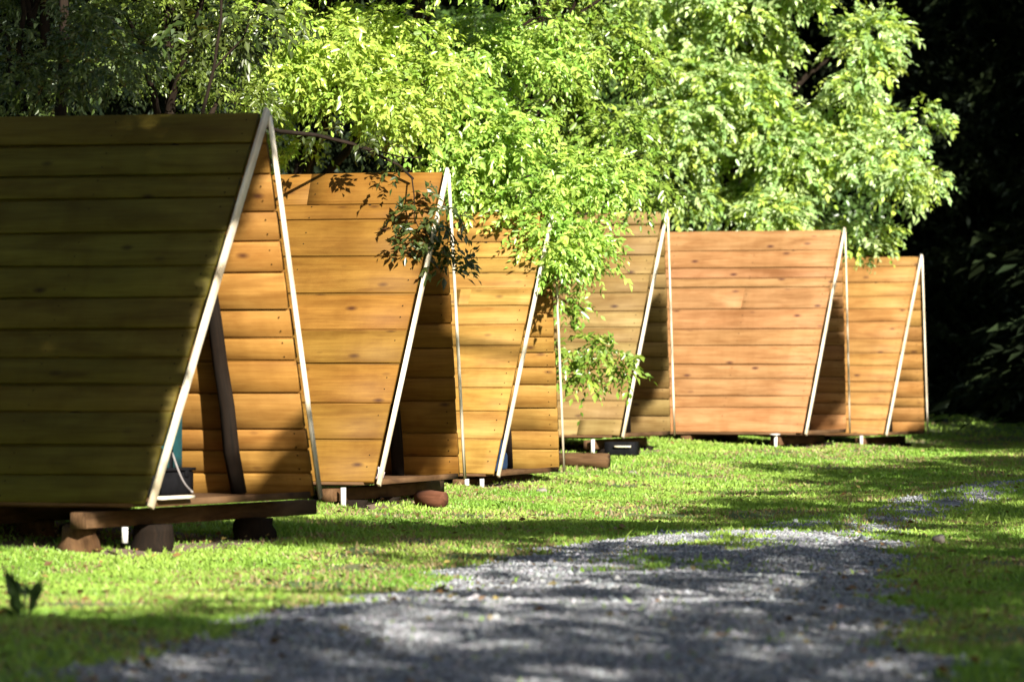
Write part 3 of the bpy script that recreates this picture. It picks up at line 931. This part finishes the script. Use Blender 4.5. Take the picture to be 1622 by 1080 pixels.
# tree with the dark drooping limb and twig before the orange brown cabin
B = px_blobs(36.3, [(400, 40, 70, 50), (330, 60, 70, 60, .3), (360, -120, 160, 90), (350, -300, 150, 120)], .3)
kk = 38.75 / FPX
for (x, y, rx, ry) in ((500, 200, 40, 14), (560, 214, 36, 14), (604, 240, 26, 14), (640, 262, 22, 12), (664, 312, 16, 18), (640, 350, 24, 18), (625, 392, 18, 14), (690, 330, 22, 18), (705, 372, 26, 22), (695, 430, 18, 16), (735, 395, 16, 18), (655, 335, 22, 20), (680, 365, 34, 28), (640, 378, 28, 18), (700, 400, 22, 30), (715, 345, 16, 22), (722, 420, 22, 14), (665, 400, 26, 12)):
    B.append((at(x, y, 38.75), (rx * kk, .10, ry * kk)))
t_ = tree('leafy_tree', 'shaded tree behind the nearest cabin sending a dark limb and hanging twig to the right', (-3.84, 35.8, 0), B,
          [(520, 7, .15, .08, .45, .5, (np.array([.035, .06, .014]), np.array([.07, .09, .02])))], M_LEAF, .09, 0, lean=.1)  # the hanging twig's shade is put into these dark leaf colours
mb = MB()
b0 = np.array(t_.location)
for pl_, r0 in (([(60, 470), (230, 300), (330, 215), (395, 190), (440, 208), (500, 214), (560, 228), (600, 246), (632, 262), (655, 284)], .026), ([(230, 300), (315, 200), (338, 110), (350, 30), (352, -140)], .02), ([(338, 110), (385, 60), (410, 0)], .010), ([(560, 228), (600, 240), (640, 250), (668, 250)], .010),
                ([(652, 280), (656, 310), (656, 345), (668, 372), (690, 400)], .007), ([(656, 330), (640, 360), (622, 380)], .005), ([(668, 372), (700, 385), (722, 418)], .004)):
    P = np.array([at(x, y, 38.78 if y > 300 else 39.0 if x > 540 else 36.3 + max(x - 390, -30) * .018 if x > 100 else 35.8) for k, (x, y) in enumerate(pl_)])
    mb.tube(P - b0, np.linspace(r0, r0 * .45, len(P)), 6, cap=False)
mb.build('limb', M_BARK, t_, True)
# dark small-leaved trees at the upper left
for lab, bx, D, items in (
        ('dark small leaved tree at the upper left corner above the nearest cabin', -4.6, 41, [(40, 100, 110, 80), (150, 60, 90, 70), (130, 90, 70, 60, -6.2), (60, 120, 60, 50, -6.2), (110, 30, 80, 40, -6.2), (190, 120, 60, 50, -4), (60, -60, 160, 90), (100, -230, 170, 120)]),
        ('dark green bushy tree right of the upper left corner, flecked with light', -3.3, 42, [(240, 110, 100, 80), (330, 130, 80, 60), (280, 10, 120, 70), (390, 150, 50, 50), (280, -180, 170, 140)])):
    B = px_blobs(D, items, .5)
    sunny = bx > -4  # sunlit and shaded looks are put into separate leaf palettes
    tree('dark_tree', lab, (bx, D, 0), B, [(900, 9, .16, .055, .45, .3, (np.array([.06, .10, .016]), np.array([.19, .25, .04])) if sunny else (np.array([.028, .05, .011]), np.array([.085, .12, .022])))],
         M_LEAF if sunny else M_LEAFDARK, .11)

# ------------------------------------------------------------------ unseen shade trees beside the path (crown clumps placed to throw the wanted shade)
SUN = unit(np.array([.36, -.83, .42]))


def cast(x, y, z, t, r):
    """a clump t metres up the sun's path from the place it shades"""
    return (np.array([x, y, z]) + SUN * t, r)


shade, shade_fine = [], []


def clear_of_slopes(x, y, z, r):
    """would a clump on this sun ray also darken a slope that faces the path?"""
    for (ox, oy, a, L, W_), rt in zip(foot[1:], roots[1:]):
        m = Matrix.Translation(rt.location) @ Matrix.Rotation(rt.rotation_euler.z, 4, 'Z')
        mi = m.inverted()
        p = np.array(mi @ Vector((x, y, z))); d = np.array(mi.to_3x3() @ Vector(tuple(SUN)))
        nn = np.array([0, -H, W / 2]) / SL; f = np.array([0, -W / 2, 0])
        t = ((f - p) @ nn) / (d @ nn)
        q = p + t * d
        if t > -.5 and -L - r < q[0] < .25 + r and -r < q[2] < H + r:
            return False
    return True


SUNNY = [  # sunlit patches of path and lawn: x from, x to, y from, y to (metres on the ground)
    (-1.1, .75, 26.2, 28.6), (-1.0, .5, 21.2, 23.2), (2.1, 3.2, 30.6, 34.5), (-2.0, -.75, 18.2, 19.6), (-3.6, -1.7, 24.2, 30.5), (-2.2, -.6, 36.0, 42), (-1.4, 1.8, 39.5, 50),
    (1.6, 3.2, 46, 56), (4.5, 8.5, 56, 58.5), (2.4, 2.75, 19.0, 19.8)]


def ground_shade(x, y, t, r):
    if any(a < x < b and c - .3 < y < d + .3 for a, b, c, d in SUNNY) and rng.random() < .93:
        return
    if clear_of_slopes(x, y, -1.15, r + .3):
        shade.append(cast(x, y, -1.2, t, r))


# the nearest cabin's path-side slope
for _ in range(75):
    u, s = rng.uniform(-2.9, -1.0), rng.random()
    q = in_cabin(c1, u + PROW * s, -W / 2 * (1 - s), H * s)
    shade.append(cast(*q, rng.uniform(9, 13), rng.uniform(.35, .6)))
for _ in range(230):
    s = rng.random() ** 1.15
    u = rng.uniform(-.85, -.29) if s < .70 else rng.uniform(-.6, -.02)
    q = in_cabin(c1, u + PROW * s, -W / 2 * (1 - s), H * s)
    shade_fine.append(cast(*q, rng.uniform(8, 10), rng.uniform(.12, .18)))
# right-hand verge
for _ in range(130):
    y = rng.uniform(16, 33); x = rng.uniform(2.0 + .03 * (y - 16), 5.5)
    ground_shade(x, y, rng.uniform(13, 18), rng.uniform(.4, .7))
# path, dappled
for _ in range(110):
    y = rng.uniform(15, 32); l, r = path_edges(y)
    ground_shade(rng.uniform(l - .4, r), y, rng.uniform(12, 16), rng.uniform(.2, .5))
# dark strip across the lawn, lower left corner, upper right lawn
for _ in range(110):
    f = rng.random()
    ground_shade(-1.9 + 3.6 * f, 32.8 + 3.4 * f + rng.normal(0, .6), rng.uniform(13, 16), rng.uniform(.25, .45))
for _ in range(60):
    ground_shade(rng.uniform(-3.2, -1.2), rng.uniform(16, 20.8), rng.uniform(12, 16), rng.uniform(.3, .55))
for _ in range(170):
    y = rng.uniform(37, 74) ; x = rng.uniform(.10 * (y - 38) + 1.5 + 1.6 * (y > 52), .125 * y + .6)
    ground_shade(x, y, rng.uniform(14, 18), rng.uniform(.3, .65))
for _ in range(45):                                  # the path beyond its bend
    y = rng.uniform(34.8, 50); l, r = path_edges(y)
    ground_shade(rng.uniform(l - .5, r + .6), y, rng.uniform(13, 17), rng.uniform(.25, .5))
for _ in range(9):                                   # around the weed at the lower left
    ground_shade(-2.55 + rng.normal(0, .18), 21.0 + rng.normal(0, .4), rng.uniform(12, 15), .3)
# interiors
for cb, n in ((c2, 110), (c4, 50), (c5, 90)):
    for _ in range(n):
        s = rng.random() * .8
        s = s + .1
        q = in_cabin(cb, -.22 - rng.random() * .4, W / 2 * (1 - s), H * s)
        if clear_of_slopes(*q, .14):
            shade_fine.append(cast(*q, rng.uniform(11, 13), rng.uniform(.16, .22)))
# the dark trees at the upper left
for k in range(32):
    q = at(rng.uniform(-60, 210) if k % 4 else rng.uniform(-60, 200), rng.uniform(0, 190), 41 if k % 2 else 35.2)
    shade.append(cast(*q, rng.uniform(11, 14), rng.uniform(.35, .6)))
TR = [((4.2, 15.5), 'unseen tree right of the path near the camera, its crown placed for shade'), ((8.2, 21.5), 'unseen tree right of the path, its crown placed to shade the verge'),
      ((3.0, 3.5), 'unseen shade tree behind the camera on the right of the path'), ((9.5, 33), 'unseen shade tree right of the path bend'), ((12.2, 46), 'unseen shade tree far right beyond the path bend'), ((13.5, 58), 'unseen shade tree far right near the forest'), ((-4.6, 23), 'unseen shade tree on the left lawn in front of the nearest cabin')]
own = [[] for _ in TR]; fine_ = [[] for _ in TR]
for c, r in shade:
    d = [np.hypot(c[0] - p_[0], c[1] - p_[1]) for p_, _ in TR]
    own[int(np.argmin(d))].append((c, (r, r, r * .75)))
for c, r in shade_fine:
    d = [np.hypot(c[0] - p_[0], c[1] - p_[1]) for p_, _ in TR]
    fine_[int(np.argmin(d))].append((c, (r, r, r)))
for (p_, lab), B, Bf in zip(TR, own, fine_):
    if B:
        tree('shade_tree', lab, (p_[0], p_[1], 0), B, [(230, 9, .30, .13, .5, .3, (G1[0] * .5, G1[1] * .5))], M_LEAFDARK, .17, 24, 'unseen shade trees along the path',
             extra=fill(Bf, 1500, 7, .07, .07, .55, .3, (G1[0] * .5, G1[1] * .5)) if Bf else None)

# tall trees added behind the cabins: their high crowns block sky light
for lab, (x, y), spread in (('tall tree added left of the nearest cabin, high crown blocking sky light', (-7.2, 37), (-9, -1, 30, 42)), ('tall tree added far behind the second cabin, high crown blocking sky light', (-5.4, 50), (-9, 1, 43, 56)),
                            ('tall tree added deep behind the third cabin, high crown blocking sky light', (-6.8, 60), (-8, 3, 56, 68)), ('tall tree added behind the farthest trees, high crown blocking sky light', (3.5, 79), (-3, 8, 68, 82))):
    B = []
    for _ in range(26):
        r = rng.uniform(1.2, 2.0)
        B.append((np.array([rng.uniform(*spread[:2]), rng.uniform(*spread[2:]), rng.uniform(9, 14)]), (r, r, r * .6)))
    tree('sky_blocker_tree', lab, (x, y, 0), B, [(26, 9, .9, .42, .5, .3, (G1[0] * .25, G1[1] * .25))], M_LEAFDARK, .28, 14)

# ------------------------------------------------------------------ the dark forest
def conifer(x, y, h, lab, group):
    base = np.array([x, y, float(ground_z(x, y))])
    root = thing('forest_tree', lab, 'tree', base, 0, group)
    B = []
    for z in np.arange(.6, h, .75):
        R = (1 - z / h) * h * .20 + .35
        for _ in range(max(3, int(R * 4))):
            a = rng.uniform(0, 6.28); q = R * math.sqrt(rng.random())
            B.append((np.array([q * math.cos(a), q * math.sin(a), z + rng.normal(0, .2)]), (.75, .75, .4)))
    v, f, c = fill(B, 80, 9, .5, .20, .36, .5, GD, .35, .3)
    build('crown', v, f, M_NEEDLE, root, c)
    mb = MB()
    f_ = np.linspace(0, 1, 8)
    mb.tube(np.stack([.05 * np.sin(f_ * 5), .05 * np.cos(f_ * 4), f_ * h * .97 - .1], 1), .2 * (1 - .9 * f_), 9, jit=.05)
    mb.build('trunk', M_BARK, root, True)
    return root


def copy_tree(o, loc, rz, sc, label, wide=1.0):
    c = o.copy(); COL.objects.link(c)
    c.location = loc; c.rotation_euler = (0, 0, rz); c.scale = (sc * wide, sc * wide, sc); c['label'] = label
    for ch in list(o.children):
        d = ch.copy(); COL.objects.link(d); d.parent = c
    return c


proto = conifer(9.6, 80, 15, 'black conifer at the right edge of the picture behind the farthest cabin', 'dark conifers of the forest')
spots = [(7.6, 84, 1.0), (11.4, 77, .95), (12.8, 84, 1.1), (5.6, 88, 1.05), (10.4, 90, 1.1), (14.5, 79, 1.), (3.2, 86, 1.0), (.6, 88, 1.1), (-2.0, 84, 1.0), (-4.6, 87, 1.05), (-7.2, 82, 1.0),
         (-9.5, 86, 1.1), (-5.6, 62, .9), (-7.6, 55, .95), (-3.6, 66, .9), (-6.4, 48, .8), (-9, 66, 1.0), (-12, 74, 1.1)]
words = ['behind the farthest cabin', 'at the far right edge', 'far right in the second row', 'behind the pale green tree', 'in the third row on the right', 'outermost on the right', 'behind the broad tree', 'behind the middle trees',
         'left of the middle trees', 'deep behind the second cabin', 'deep behind the nearest cabin', 'farthest back on the left', 'in the dark left wood, nearer one', 'in the dark left wood, outer one', 'in the dark left wood, inner one', 'just behind the dark left trees', 'at the left back', 'outermost on the left']
for (x, y, s), w_ in zip(spots, words):
    copy_tree(proto, (x, y, float(ground_z(x, y))), rng.uniform(0, 6.28), s, 'tall black conifer ' + w_)
# screening trees outside the picture on the right keep that forest in shade
for (x, y, s), w_ in zip([(15.5, 70, 1.2), (17.5, 74, 1.3), (19, 68, 1.25), (18.0, 80, 1.3), (21, 75, 1.35), (16.5, 65, 1.1), (22, 82, 1.3), (13.6, 72.5, 1.0), (15.5, 76, 1.2), (17, 87, 1.3), (20, 88, 1.3), (24, 70, 1.4), (20.5, 62, 1.2), (13.2, 77, .9)],
                         ['nearest the path', 'behind the nearest', 'outer front', 'by the forest corner', 'outer middle', 'foremost', 'outer back', 'inner', 'second inner', 'back inner', 'back outer', 'outermost front', 'front flank', 'innermost rear']):
    copy_tree(proto, (x, y, float(ground_z(x, y))), rng.uniform(0, 6.28), s, 'unseen conifer screening the right hand forest from sun, ' + w_, 1.7 if x > 15 else 1.0)

for (x, y, s), w_ in zip([(-9, 14, 1.2), (-12, 22, 1.3), (-8, 4, 1.2), (-12, -6, 1.35), (-7, -14, 1.3), (-14, 8, 1.4), (-13, 33, 1.2), (-15, 44, 1.3), (-2, -24, 1.4), (-10, -24, 1.4), (26, 30, 1.4), (24, 44, 1.35), (22, 56, 1.3), (28, 14, 1.4), (30, 60, 1.5), (-16, -16, 1.5)],
                         ['nearest on the lawn', 'beside the cabins', 'left of the camera', 'left behind the camera', 'behind the camera', 'outer left', 'left of the nearest cabin', 'left of the second cabin', 'far behind the camera', 'rear left corner', 'far right', 'far right by the bend', 'far right by the forest', 'far right near the camera', 'outermost right', 'outermost rear']):
    copy_tree(proto, (x, y, float(ground_z(x, y))), rng.uniform(0, 6.28), s, 'unseen conifer added around the clearing to cut sky light, ' + w_)  # added out of view to cut the sky fill

# the wood behind reads as one mass
n = 60000
X_ = rng.uniform(-40, 40, n); Y_ = rng.uniform(93, 104, n); Z_ = ground_z(X_, Y_) + rng.random(n) ** .8 * 14
D_ = unit(rng.normal(0, 1, (n, 3))); N_ = unit(rng.normal(0, .6, (n, 3)) + np.array([0, -.5, .5]))
L_ = rng.uniform(.35, .75, n)
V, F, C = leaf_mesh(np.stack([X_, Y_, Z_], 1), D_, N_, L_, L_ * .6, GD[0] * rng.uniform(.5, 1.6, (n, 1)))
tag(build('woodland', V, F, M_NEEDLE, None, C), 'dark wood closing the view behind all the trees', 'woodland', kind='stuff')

# fallen leaves scattered over lawn and path (uncountable: one object)
n = 3200
y_ = 16 + 46 * rng.random(n) ** 1.4
x_ = rng.uniform(-1, 1, n) * (.125 * y_ + .4)
z_ = ground_z(x_, y_) + rng.uniform(.02, .045, n)
a_ = rng.uniform(0, 6.283, n)
D_ = unit(np.stack([np.cos(a_), np.sin(a_), rng.normal(0, .25, n)], 1))
L_ = rng.uniform(.03, .075, n)
c_ = np.where(rng.random((n, 1)) < .6, np.array([.17, .095, .035]), np.array([.26, .20, .06])) * rng.uniform(.5, 1.3, (n, 1))
V, F, C = leaf_mesh(np.stack([x_, y_, z_], 1), D_, unit(rng.normal(0, .35, (n, 3)) + np.array([0, 0, 1.])), L_, L_ * .6, c_)
tag(build('fallen_leaves', V, F, M_LEAFDARK, None, C), 'dry brown fallen leaves scattered over lawn and path', 'fallen leaves', kind='stuff')

# ------------------------------------------------------------------ weed in the lower left corner
g = at(38, 1003, 21.2)
gz_ = float(ground_z(g[0], g[1]))
weed = thing('weed', 'dark upright leafy weed in the grass at the lower left corner', 'plant', (g[0], g[1], gz_))
O, Dd = [], []
for k in range(34):
    a = rng.uniform(0, 6.28)
    O.append((.03 * math.cos(a), .03 * math.sin(a), rng.uniform(0, .15)))
    Dd.append((.5 * math.cos(a), .5 * math.sin(a), rng.uniform(.4, 1.2)))
O = np.array(O); Dd = unit(np.array(Dd))
L = rng.uniform(.08, .16, 34)
V, F, C = leaf_mesh(O, Dd, unit(np.cross(Dd, rng.normal(0, 1, (34, 3)))), L, L * .34, np.array([.035, .07, .018]) * rng.uniform(.6, 1.3, (34, 1)))
build('foliage', V, F, M_LEAFDARK, weed, C)
mb = MB(); mb.tube([(0, 0, -.02), (.005, 0, .1), (0, .005, .2)], [.008, .007, .004], 6); mb.build('stem', M_LEAFDARK, weed)
weed.children[1].data.attributes['tint'].data.foreach_set('color', np.tile([.06, .1, .03, 1.], len(weed.children[1].data.vertices)).astype(np.float32))

# ------------------------------------------------------------------ light, sky, camera
az = math.atan2(SUN[0], SUN[1]); el = math.asin(SUN[2])
w = bpy.data.worlds.new('World'); scene.world = w; w.use_nodes = True
nt = w.node_tree
sky = nt.nodes.new('ShaderNodeTexSky'); sky.sky_type = 'NISHITA'; sky.sun_disc = False
sky.sun_elevation = el; sky.sun_rotation = az
bg = nt.nodes['Background']; bg.inputs['Strength'].default_value = .05
nt.links.new(sky.outputs[0], bg.inputs['Color'])
sl = bpy.data.lights.new('sun', 'SUN'); sl.energy = 5.0; sl.angle = math.radians(.5); sl.color = (1, .94, .83)
so = bpy.data.objects.new('sun', sl); COL.objects.link(so)
so.rotation_euler = Vector(-SUN).to_track_quat('-Z', 'Y').to_euler()

cam = bpy.data.cameras.new('camera'); co = bpy.data.objects.new('camera', cam); COL.objects.link(co)
cam.sensor_width = 36; cam.lens = FPX / 1622 * 36
cam.clip_start = .1; cam.clip_end = 1000
co.location = (0, 0, 0)
co.rotation_euler = (math.pi / 2 + math.atan(55 / FPX), 0, 0)
cam.dof.use_dof = True; cam.dof.focus_distance = 40; cam.dof.aperture_fstop = 3.0
scene.camera = co
scene.view_settings.view_transform = 'Standard'
scene.view_settings.look = 'None'
scene.view_settings.exposure = 1.75
scene.view_settings.gamma = 1
scene.cycles.max_bounces = 8
